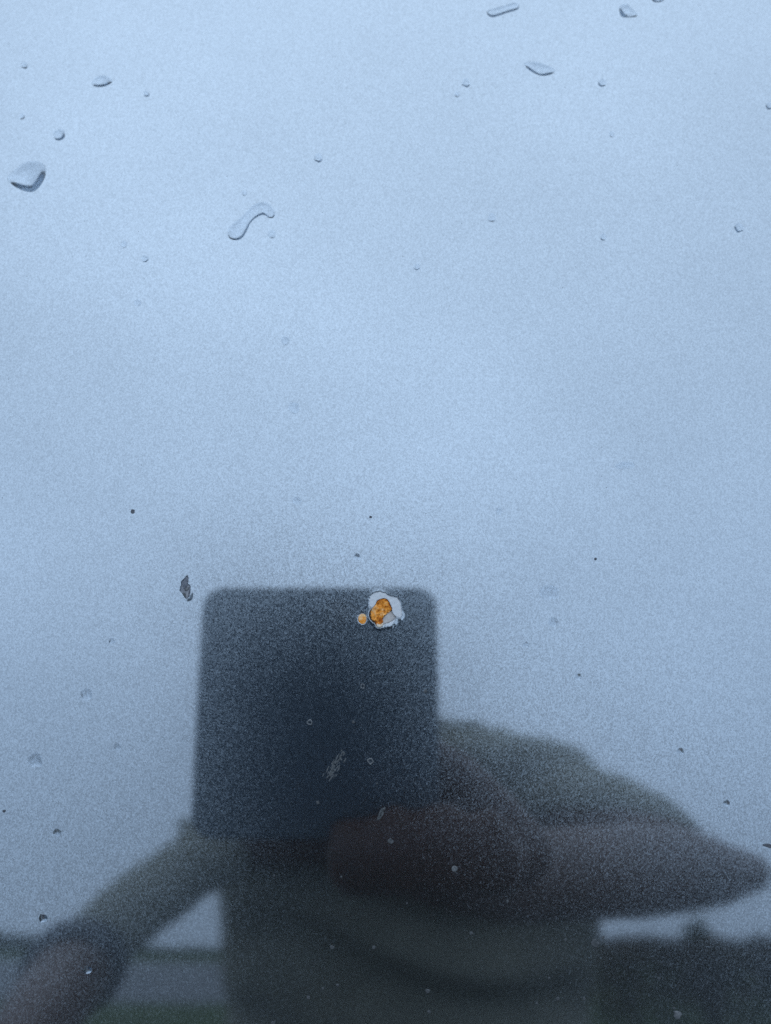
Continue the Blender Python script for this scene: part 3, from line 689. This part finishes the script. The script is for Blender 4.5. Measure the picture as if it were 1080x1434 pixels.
# the gouge in the paint, with torn paint shards in it
gouge = patch('gouge', scale_loop(CHIP_NK, 1.03), -0.17, -0.25, M_GOUGE, car, 0.07, 1.8, 7, label='dark grey upright gouge in the paint')
for k, sh in enumerate(CHIP_NS):
    patch('paint_shard', sh, -0.02 - 0.02 * (k == 0), -0.2, (M_SHARD, M_NICK, M_SHARD, M_NICK)[k], gouge, 0.03, 3.0, 4)
# pale pits and scratches that show against the dark mirror image
for u, v, r, ring in NICKS:
    n = 9
    a0 = random.uniform(0, 6)
    lp = [(u + r * 0.9 * random.uniform(0.7, 1.2) * math.cos(a0 + 2 * math.pi * i / n), v + r * 0.9 * random.uniform(0.7, 1.2) * math.sin(a0 + 2 * math.pi * i / n)) for i in range(n)]
    if ring:
        lp = smooth_loop(lp, 3)
        V, F = ring_mesh([lp, scale_loop(lp, .9), scale_loop(lp, .72), scale_loop(lp, .55), scale_loop(lp, .5)], [-0.05, 0.05, 0.08, 0.03, -0.05], cap_last=False)
        mesh_obj('pit_rim', V, [f[::-1] for f in F], M_NICK, car)
    else:
        patch('paint_nick', lp, 0.05, -0.05, M_NICK if r > 0.4 and random.random() < 0.6 else M_NICK_DIM, car, 0.05, 4.0, 4, 2)
for lp in SCRATCHES:
    V = None
    long = np.asarray(lp)
    c = long.mean(0)
    # a scratch is a trail of torn flakes along its length
    d = long - c
    _, _, vt = np.linalg.svd(d)
    ax = vt[0]; pr = d @ ax; w = np.abs(d @ vt[1]).max()
    shreds = []
    for k in range(70):
        t = random.uniform(pr.min(), pr.max()); o = random.gauss(0, w * 0.38)
        p = c + ax * t + vt[1] * o
        L = random.uniform(0.15, 0.55); W = random.uniform(0.05, 0.12)
        el = [p + ax * L * math.cos(q) + vt[1] * W * math.sin(q) for q in np.linspace(0, 2 * math.pi, 8, endpoint=False)]
        shreds.append(ring_mesh([el, el, scale_loop(el, .5)], [-0.03, 0.02, 0.05]))
    V, F = merge(shreds)
    tag(mesh_obj('scratch', V, [f[::-1] for f in F], M_SCRATCH, car), kind='stuff')

# fine dust on the paint, too small and too many to count
grains = []
for _ in range(420):
    u, v = random.uniform(-75, 75), random.uniform(-70, 125)
    r = random.uniform(0.025, 0.075)
    el = [(u + r * random.uniform(.6, 1.3) * math.cos(q), v + r * random.uniform(.6, 1.3) * math.sin(q)) for q in np.linspace(0, 2 * math.pi, 6, endpoint=False)]
    grains.append(ring_mesh([el, el, scale_loop(el, .5)], [-0.02, 0.015, 0.05]))
gv_, gf_ = merge(grains)
tag(mesh_obj('dust', gv_, [f[::-1] for f in gf_], M_NICK_DIM), 'fine pale dust grains scattered over the car paint', 'dust', kind='stuff')

# windscreen and wheels, out of the picture
pr = [q for q in full_profile.tolist() if 0.9 < q[0] < 1.75 and q[1] > 1.15 and R(25) < q[2] < R(75)]
if len(pr) > 2:
    V, F = [], []
    for y, z, a in pr:
        for x in (-0.70, 0.70):
            V.append((x, y - math.cos(a) * 0.004, z + math.sin(a) * 0.004))
    for i in range(len(pr) - 1):
        F.append((2 * i, 2 * i + 1, 2 * i + 3, 2 * i + 2))
    mesh_obj('windscreen', V, F, M_GLASS_DARK, car)
def lathe(prof, n=40):
    V, F = [], []
    for x, r in prof:
        for k in range(n):
            t = 2 * math.pi * k / n
            V.append((x, r * math.cos(t), r * math.sin(t)))
    for i in range(len(prof) - 1):
        for k in range(n):
            F.append((i * n + k, (i + 1) * n + k, (i + 1) * n + (k + 1) % n, i * n + (k + 1) % n))
    return V, F
for sx in (-1, 1):
    for y in (0.72, 2.75):
        hub = mesh_obj('wheel', *[[(sx * 0.80 + sx * a, y + b, 0.33 + c) for a, b, c in lathe([(0.02, 0.0), (0.075, 0.03), (0.07, 0.07), (0.02, 0.08)])[0]], lathe([(0, 0), (0, 0), (0, 0), (0, 0)])[1]], M_RIM, car)
        for nm, prof, mat in (('tyre', [(-0.10, 0.21), (-0.10, 0.30), (-0.07, 0.33), (0.07, 0.33), (0.10, 0.30), (0.10, 0.21), (-0.10, 0.21)], M_TYRE), ('rim', [(0.085, 0.215), (0.05, 0.19), (0.03, 0.06), (0.03, 0.0)], M_RIM)):
            v, f = lathe(prof)
            mesh_obj(nm, [(sx * (0.80 + a), y + b, 0.33 + c) for a, b, c in v], f, mat, hub)

# ------------------------------------------------------------------ water on the panel
def water_drop(name, outline, hr, mat, label, category, group, sag=0.28):
    lp = smooth_loop(outline, 5)
    c = lp.mean(0)
    ext = np.abs(lp - c)
    r = min(ext[:, 0].max(), ext[:, 1].max())
    apex = c + np.array([0.0, -sag * ext[:, 1].max()])
    top = r * hr
    rings = [1.0, 0.985, 0.95, 0.89, 0.81, 0.71, 0.59, 0.46, 0.32, 0.17, 0.06]
    loops = [scale_loop(lp, 0.97, c)]
    hs = [-0.06]
    for s in rings:
        loops.append(apex + (lp - apex) * s)
        # the upper side thins out into the film, the lower side bulges
        w_ = loops[-1] - apex
        upness = np.clip(w_[:, 1] / (np.abs(w_[:, 1]).max() + 1e-9), -1, 1)
        pw = 1.35 + 0.35 * upness
        hs.append(list(top * np.maximum(1e-9, 1 - s * s) ** pw - (0.004 if s == 1.0 else 0.0)))
    V, F = ring_mesh(loops, hs)
    n = len(lp)
    p, nn = surf(*c)
    V.append(p - nn * 0.06e-3)
    k = len(V) - 1
    for i in range(n):
        F.append((i, (i + 1) % n, k))
    o = mesh_obj(name, V, F, mat)
    bm = bmesh.new(); bm.from_mesh(o.data); bmesh.ops.recalc_face_normals(bm, faces=bm.faces); bm.to_mesh(o.data); bm.free()
    return tag(o, label, category, group)

for out, h, lab in DROPS:
    water_drop('water_drop', out, h * 0.76, M_WATER, lab, 'water drop', 'water drops on the paint')
for out, h, lab in SPOTS:
    water_drop('water_spot', out, h * 0.75 if h > 0.22 else (h * 1.5 if h < 0.16 else h), M_WATER if h > 0.22 else M_DRIED, lab, 'water spot', 'water spots on the paint', 0.25)
for out, h, lab in SPECKS:
    o = patch('dirt_speck', scale_loop(out, 0.66), 0.08, -0.05, M_SPECK, None, 0.06, 3.0, 5, 3)
    tag(o, lab, 'dirt speck', 'dirt specks on the paint')

def spine_drop(sp, hr, label):
    q = np.asarray(sp)
    # dense centre line
    m = len(q)
    t = np.linspace(0, m - 1, 60)
    k = np.stack([np.interp(t, np.arange(m), q[:, j]) for j in range(3)], 1)
    for _ in range(6):
        k[1:-1] = 0.25 * k[:-2] + 0.5 * k[1:-1] + 0.25 * k[2:]
    P, rad = k[:, :2], k[:, 2].copy()
    s = np.concatenate([[0], np.cumsum(np.linalg.norm(np.diff(P, axis=0), axis=1))])
    for e in (s, s[-1] - s):
        r_end = rad[0] if e is s else rad[-1]
        g = np.clip(e / (r_end * 1.1), 0, 1)
        rad = rad * np.sqrt(np.clip(1 - (1 - g) ** 2, 0.0004, 1))
    d = np.gradient(P, axis=0); d /= np.linalg.norm(d, axis=1)[:, None]
    nr = np.stack([-d[:, 1], d[:, 0]], 1)
    cols = np.linspace(-1, 1, 15)
    V, F = [], []
    for i in range(len(P)):
        for a in cols:
            aa = math.sin(a * math.pi / 2)
            pt = P[i] + nr[i] * aa * rad[i]
            hh = hr * rad[i] * max(1e-9, 1 - aa * aa) ** (1.2 + 0.5 * aa * (1 if nr[i][1] > 0 else -1)) - (0.004 if abs(a) == 1 else 0)
            # water sags towards the lower side
            hh *= 1 + 0.3 * (aa if nr[i][1] < 0 else -aa)
            p, nn = surf(*pt)
            V.append(p + nn * hh * 1e-3)
    w = len(cols)
    base = len(V)
    for i in range(len(P)):
        for a in (-0.96, 0.96):
            p, nn = surf(*(P[i] + nr[i] * a * rad[i]))
            V.append(p - nn * 0.06e-3)
    for i in range(len(P) - 1):
        for j in range(w - 1):
            F.append((i * w + j, i * w + j + 1, (i + 1) * w + j + 1, (i + 1) * w + j))
        b = base + 2 * i
        F.append((b, b + 1, b + 3, b + 2))
        F.append((i * w, (i + 1) * w, b + 2, b))
        F.append((i * w + w - 1, b + 1, b + 3, (i + 1) * w + w - 1))
    F.append(tuple(range(w)) + (base + 1, base))
    e = (len(P) - 1) * w
    F.append(tuple(range(e, e + w)) + (base + 2 * (len(P) - 1) + 1, base + 2 * (len(P) - 1)))
    o = mesh_obj('water_drop', V, F, M_WATER)
    bm = bmesh.new(); bm.from_mesh(o.data); bmesh.ops.recalc_face_normals(bm, faces=bm.faces); bm.to_mesh(o.data); bm.free()
    tag(o, label, 'water drop', 'water drops on the paint')
for sp_, h, lab in SPINES:
    spine_drop(sp_, h * 0.72, lab)

# ------------------------------------------------------------------ the phone
FWD = np.array([0.0, math.cos(CAM_PITCH), math.sin(CAM_PITCH)])
UPV = np.array([0.0, -math.sin(CAM_PITCH), math.cos(CAM_PITCH)])
RGT = np.array([1.0, 0.0, 0.0])
def ph(x, y, z):
    """Phone frame in millimetres: x right, y up, z towards the car, from the lens."""
    return LENS + (x * RGT + y * UPV + z * FWD) * 1e-3
def rounded(x0, x1, y0, y1, r, n=8):
    pts = []
    for cx, cy, a0 in ((x1 - r, y1 - r, 0), (x0 + r, y1 - r, 90), (x0 + r, y0 + r, 180), (x1 - r, y0 + r, 270)):
        for k in range(n + 1):
            a = R(a0 + 90 * k / n)
            pts.append((cx + r * math.cos(a), cy + r * math.sin(a)))
    return pts
def slab(x0, x1, y0, y1, r, z0, z1, bev):
    rows = [(bev, z0), (bev * 0.3, z0 + bev * 0.3), (0, z0 + bev), (0, z1 - bev), (bev * 0.3, z1 - bev * 0.3), (bev, z1)]
    V, F = [], []
    n = None
    for i, z in rows:
        lp = rounded(x0 + i, x1 - i, y0 + i, y1 - i, max(r - i, 0.2))
        n = len(lp)
        V += [ph(x, y, z) for x, y in lp]
    for k in range(len(rows) - 1):
        for i in range(n):
            F.append((k * n + i, k * n + (i + 1) % n, (k + 1) * n + (i + 1) % n, (k + 1) * n + i))
    F.append(tuple(range(n))[::-1])
    F.append(tuple(range((len(rows) - 1) * n, len(rows) * n)))
    return V, F
phone = empty('phone', ph(-22, -80, -10))
tag(phone, 'dark squarish phone held up to the car, mirrored as a dark block', 'phone')
mesh_obj('phone_body', *slab(-62.5, 17.5, -79, 10.5, 7.5, -18, -3, 1.6), M_PHONE, phone, smooth=False)
bump_o = mesh_obj('camera_bump', *slab(-24, 9, -7, 5.5, 6, -3.2, -1.8, 0.5), M_PHONE, phone, smooth=False)
for x in (-16, 0):
    ring = [(5.0, -1.9), (5.0, -1.3), (4.2, -1.2), (3.8, -1.5), (0.0, -1.5)]
    V, F = [], []
    for r_, z_ in ring:
        V += [ph(x + r_ * math.cos(2 * math.pi * k / 28), r_ * math.sin(2 * math.pi * k / 28), z_) for k in range(28)]
    for i in range(len(ring) - 1):
        for k in range(28):
            F.append((i * 28 + k, i * 28 + (k + 1) % 28, (i + 1) * 28 + (k + 1) % 28, (i + 1) * 28 + k))
    mesh_obj('lens', V, F, M_LENS, bump_o)

# ------------------------------------------------------------------ the person
def ball(c, r, e=None, n=14):
    """Closed ellipsoid; e = three axis vectors scaled by r = three radii."""
    c = np.asarray(c, float)
    r = np.array([r, r, r], float) if not hasattr(r, '__len__') else np.asarray(r, float)
    E = np.eye(3) if e is None else np.asarray(e, float)
    V, F = [], []
    rows = n // 2 + 1
    V.append(c + E[2] * r[2])
    for i in range(1, rows):
        t = math.pi * i / rows
        for k in range(n):
            a = 2 * math.pi * k / n
            V.append(c + E[0] * r[0] * math.sin(t) * math.cos(a) + E[1] * r[1] * math.sin(t) * math.sin(a) + E[2] * r[2] * math.cos(t))
    V.append(c - E[2] * r[2])
    for k in range(n):
        F.append((0, 1 + k, 1 + (k + 1) % n))
        F.append((len(V) - 1, 1 + (rows - 2) * n + (k + 1) % n, 1 + (rows - 2) * n + k))
    for i in range(rows - 2):
        for k in range(n):
            F.append((1 + i * n + k, 1 + (i + 1) * n + k, 1 + (i + 1) * n + (k + 1) % n, 1 + i * n + (k + 1) % n))
    return V, F

def limb(pts, rads, seg=14):
    """Tapered limb: tube plus a ball at every joint, all overlapping."""
    parts = [tube([np.asarray(p, float) for p in pts], rads, seg)]
    parts += [ball(p, r * 0.995) for p, r in zip(pts, rads)]
    return merge(parts)

def loft(rings, n=28):
    """Closed body of elliptical rings: (centre, half width, half depth, lean axis)."""
    V, F = [], []
    for c, w, d, ax in rings:
        c = np.asarray(c, float); ax = np.asarray(ax, float); ax /= np.linalg.norm(ax)
        for k in range(n):
            a = 2 * math.pi * k / n
            V.append(c + np.array([1, 0, 0]) * w * math.cos(a) + ax * d * math.sin(a))
    for i in range(len(rings) - 1):
        for k in range(n):
            F.append((i * n + k, i * n + (k + 1) % n, (i + 1) * n + (k + 1) % n, (i + 1) * n + k))
    F.append(tuple(range(n)))
    F.append(tuple(range((len(rings) - 1) * n, len(rings) * n)))
    return V, F

def fused(name, parts, voxel, smooth_it, mat, parent, shape=None):
    """Fuse overlapping closed shapes into one continuous skin."""
    V, F = merge(parts)
    o = mesh_obj(name, V, F, mat, parent)
    bm = bmesh.new(); bm.from_mesh(o.data); bmesh.ops.recalc_face_normals(bm, faces=bm.faces); bm.to_mesh(o.data); bm.free()
    r = o.modifiers.new('fuse', 'REMESH'); r.mode = 'VOXEL'; r.voxel_size = voxel
    s = o.modifiers.new('relax', 'SMOOTH'); s.iterations = smooth_it; s.factor = 0.5
    dg = bpy.context.evaluated_depsgraph_get()
    me = bpy.data.meshes.new_from_object(o.evaluated_get(dg))
    o.modifiers.clear()
    old = o.data
    o.data = me
    bpy.data.meshes.remove(old)
    if not me.materials:
        me.materials.append(mat)
    if shape is not None:
        n = len(me.vertices)
        co = np.zeros(n * 3); no = np.zeros(n * 3)
        me.vertices.foreach_get('co', co); me.vertices.foreach_get('normal', no)
        co = shape(co.reshape(-1, 3), no.reshape(-1, 3))
        me.vertices.foreach_set('co', co.ravel())
        me.update()
    me.polygons.foreach_set('use_smooth', [True] * len(me.polygons))
    return o

person = empty('person', (0.02, -1.08, 0))
tag(person, 'person in a dark grey green shirt bending to the car, mirrored behind the phone', 'person')

PEL = (0.03, -1.06, 0.87)
CHEST = (0.02, -0.81, 1.13)
NECK = (-0.025, -0.69, 1.180)
SH_R, EL_R, WR_R = (0.158, -0.735, 1.150), (0.290, -0.531, 1.036), (0.062, -0.305, 1.012)
SH_L, EL_L, WR_L = (-0.160, -0.745, 1.105), (-0.284, -0.685, 0.966), (-0.250, -0.485, 0.898)
HEAD = np.array([-0.064, -0.535, 1.180])
hf = np.array([0.04, 0.90, -0.28]); hf /= np.linalg.norm(hf)       # where the face looks
hr = np.cross(hf, [0, 0, 1]); hr /= np.linalg.norm(hr)
hu = np.cross(hr, hf)
def hd(r, f, u):
    return HEAD + hr * r + hf * f + hu * u
E3 = np.stack([hr, hf, hu])
def b3(c, r):
    return ball(c, r, E3, 20)

def hand(wrist, fdir, pdir, side, curls, spread=0.0, L=1.0):
    """Palm and four fingers plus thumb. fdir: along the hand, pdir: palm normal, side: towards the thumb."""
    w = np.asarray(wrist, float)
    f = np.asarray(fdir, float); f /= np.linalg.norm(f)
    p = np.asarray(pdir, float); p -= f * (p @ f); p /= np.linalg.norm(p)
    s = np.cross(f, p) * side
    parts = [ball(w + f * 0.045, (0.041, 0.050, 0.015), np.stack([s, f, p]))]
    for i, (ln, off) in enumerate(((0.072, 0.028), (0.080, 0.010), (0.074, -0.009), (0.058, -0.027))):
        k = w + f * (0.085 - 0.006 * abs(i - 1)) + s * off
        d = f + s * spread * (1.5 - i) * 0.12
        pts, rr = [w + f * 0.05 + s * off * 0.9, k], [0.0105, 0.0095]
        a = 0.0
        for j, (fr, rad) in enumerate(((0.44, 0.0088), (0.32, 0.0080), (0.24, 0.0070))):
            a += curls[j]
            step = d * math.cos(a) + p * math.sin(a)
            k = k + step / np.linalg.norm(step) * ln * L * fr
            pts.append(k); rr.append(rad)
        parts.append(limb(pts, rr, 10))
    th = w + f * 0.018 + s * 0.026
    t1 = th + (f * 0.55 + s * 0.8 + p * 0.25) * 0.034
    t2 = t1 + (f * 0.85 + s * 0.35 + p * 0.40) * 0.032
    t3 = t2 + (f * 0.95 + p * 0.40) * 0.024
    parts.append(limb([th, t1, t2, t3], [0.014, 0.0115, 0.010, 0.0085], 10))
    return merge(parts)

# right hand under the phone: it stands in the palm, finger ends lie over the bottom of its back
grip = []
palm_c = ph(18, -88, -34)
grip.append(ball(palm_c, (0.036, 0.015, 0.028), np.stack([RGT, UPV, FWD])))
for i in range(4):
    x = 36 - 15 * i
    ln = (0.86, 1.0, 0.95, 0.72)[i]
    grip.append(limb([ph(x, -90, -32), ph(x, -91, -10), ph(x - 1, -86, 3.5), ph(x - 2, -87 + 9 * ln, 6.0), ph(x - 3, -87 + 17 * ln, 4.4)], [.0105, .0098, .0090, .0082, .0068], 10))
grip.append(limb([ph(46, -90, -36), ph(38, -76, -33), ph(24, -60, -28.5), ph(8, -48, -26.5)], [.015, .012, .0105, .0085], 10))

body_parts = [
    loft([((0.03, -1.09, 0.80), .155, .10, (0, 1, .2)), ((0.03, -1.06, .90), .165, .115, (0, 1, .5)), ((0.028, -.96, 1.00), .150, .105, (0, .8, .6)), ((0.022, -.85, 1.095), .168, .115, (0, .7, .7)), ((0.012, -.765, 1.165), .150, .085, (0, .7, .7)), ((-0.004, -.72, 1.195), .075, .06, (0, .6, .8))]),
    limb([(0.02, -.78, 1.15), SH_R], [.06, .050]), limb([(0.01, -.78, 1.13), SH_L], [.06, .042]),
    limb([SH_R, (0.232, -.635, 1.086), EL_R], [.046, .032, .017]), limb([EL_R, (0.245, -.505, 1.034), (0.172, -.445, 1.030), WR_R, palm_c], [.018, .030, .036, .026, .022]),
    limb([SH_L, (-0.240, -.712, 1.025), EL_L], [.036, .031, .031]), limb([EL_L, (-0.270, -.60, .934), WR_L], [.037, .035, .025]),
    limb([CHEST, NECK, hd(0, -.02, -.05)], [.08, .052, .050]),
    b3(hd(0, -.018, .030), (.074, .094, .078)), b3(hd(0, .012, -.030), (.060, .070, .078)), b3(hd(0, .045, -.075), (.036, .040, .030)),
    b3(hd(0, .080, .012), (.046, .016, .012)),
    limb([hd(0, .082, .008), hd(0, .104, -.030)], [.009, .013]), b3(hd(.012, .092, -.032), (.010, .011, .008)), b3(hd(-.012, .092, -.032), (.010, .011, .008)),
    limb([hd(-.020, .080, -.058), hd(0, .088, -.056), hd(.020, .080, -.058)], [.005, .0065, .005]), limb([hd(-.017, .078, -.068), hd(0, .086, -.069), hd(.017, .078, -.068)], [.005, .0065, .005]),
    b3(hd(.036, .066, -.026), (.022, .020, .018)), b3(hd(-.036, .066, -.026), (.022, .020, .018)),
    b3(hd(.074, -.008, -.012), (.008, .018, .030)), b3(hd(-.074, -.008, -.012), (.008, .018, .030)),
    merge(grip), hand(WR_L, (0.02, .78, -.45), (.25, -.2, -.9), -1, (.30, .35, .25), .5),
    limb([(0.12, -1.07, .84), (0.15, -.98, .48), (0.15, -1.08, .10)], [.085, .060, .042]), limb([(-0.06, -1.07, .84), (-0.10, -.99, .48), (-0.11, -1.10, .10)], [.085, .060, .042]),
    limb([(0.15, -1.10, .06), (0.16, -.93, .035)], [.045, .038]), limb([(-0.11, -1.12, .06), (-0.13, -.95, .035)], [.045, .038]),
]
fused('body', body_parts, 0.0042, 5, M_SKIN, person)
for s in (-1, 1):
    eye = mesh_obj('eye', *b3(hd(s * .031, .062, -.002), (.0118, .0118, .0118)), M_EYE, person)
    mesh_obj('iris', *b3(hd(s * .031, .0700, -.003), (.0052, .0044, .0052)), M_HAIR, eye)
    mesh_obj('eyelid', *b3(hd(s * .031, .062, .003), (.0132, .0126, .0095)), M_SKIN, eye)

def hair_shape(co, no):
    return co + no * np.array([[0.004 * noise.noise(Vector(p * 70))] for p in co])
fused('hair', [b3(hd(0, -.030, .045), (.080, .094, .076)), b3(hd(0, -.055, -.005), (.074, .066, .070)), b3(hd(0, .045, .088), (.055, .036, .024))], 0.006, 3, M_HAIR, person, hair_shape)

def shirt_shape(co, no):
    # slanting drag folds from the raised arm down across the belly
    out = co.copy()
    for i, p in enumerate(co):
        q = p[2] + 0.28 * p[0] - 0.9 * p[0] * p[0]
        w = math.sin(q * 66 + 2.5 * noise.noise(Vector(p * 6)))
        front = max(0.0, min(1.0, (1.13 - p[2]) / 0.06)) * max(0.0, min(1.0, (0.235 - abs(p[0] - 0.03)) / 0.05))
        k = 0.017 * w * front * (0.6 + 0.5 * noise.noise(Vector(p * 4 + np.array([7, 0, 0]))))
        k += 0.003 * noise.noise(Vector(p * 11)) + 0.0015 * noise.noise(Vector(p * 26))
        out[i] += no[i] * k
    return out
fused('shirt', [
    loft([((0.030, -1.06, .76), .225, .145, (0, 1, .15)), ((0.030, -1.00, .88), .232, .150, (0, 1, .35)), ((0.030, -.91, .99), .232, .140, (0, .85, .5)), ((0.027, -.835, 1.085), .226, .130, (0, .75, .65)), ((0.022, -.775, 1.155), .200, .100, (0, .7, .7)), ((0.018, -.735, 1.198), .160, .070, (0, .65, .75)), ((0.004, -.710, 1.206), .100, .034, (0, .8, .6)), ((-0.030, -.690, 1.208), .048, .030, (0, .8, .6))]),
    limb([(0.10, -.750, 1.165), SH_R, (0.222, -.660, 1.116), (0.252, -.628, 1.100)], [.058, .056, .044, .030]),
    limb([(0.238, -.645, 1.104), (0.268, -.615, 1.092), (0.288, -.600, 1.086)], [.034, .018, .005]),
    limb([(-0.09, -.765, 1.125), SH_L, (-0.205, -.728, 1.060), (-0.248, -.706, 1.018), (-0.278, -.690, .976)], [.052, .043, .039, .037, .036]),
    limb([(-0.170, -.740, 1.105), (-0.205, -.722, 1.112), (-0.230, -.717, 1.118)], [.022, .012, .004]),
    limb([(0.03, -.712, 1.188), (0.10, -.702, 1.188), (0.160, -.700, 1.180), (0.192, -.700, 1.168)], [.034, .034, .037, .036]),
], 0.0075, 4, M_SHIRT, person, shirt_shape)
fused('trousers', [
    loft([((0.03, -1.09, .77), .175, .125, (0, 1, .1)), ((0.03, -1.08, .86), .178, .130, (0, 1, .3)), ((0.03, -1.03, .95), .170, .125, (0, 1, .4))]),
    limb([(0.12, -1.08, .80), (0.15, -.985, .48), (0.15, -1.08, .09)], [.108, .080, .066]), limb([(-0.06, -1.08, .80), (-0.10, -.995, .48), (-0.11, -1.10, .09)], [.108, .080, .066]),
], 0.009, 5, M_TROUSERS, person)
for x, y in ((0.155, -1.04), (-0.118, -1.06)):
    fused('shoe', [ball((x, y - .05, .050), (.046, .080, .048)), ball((x, y + .07, .040), (.050, .090, .038)), limb([(x, y - .09, .06), (x, y - .07, .11)], [.045, .05])], 0.006, 4, M_SHOE, person)
WL = np.array(WR_L); EL = np.array(EL_L)
dd = (EL - WL) / np.linalg.norm(EL - WL)
mesh_obj('wrist_strap', *tube([EL - dd * .050, EL - dd * .046, EL - dd * .012, EL - dd * .007], [.036, .0445, .0455, .038], 24), M_BAND, person)
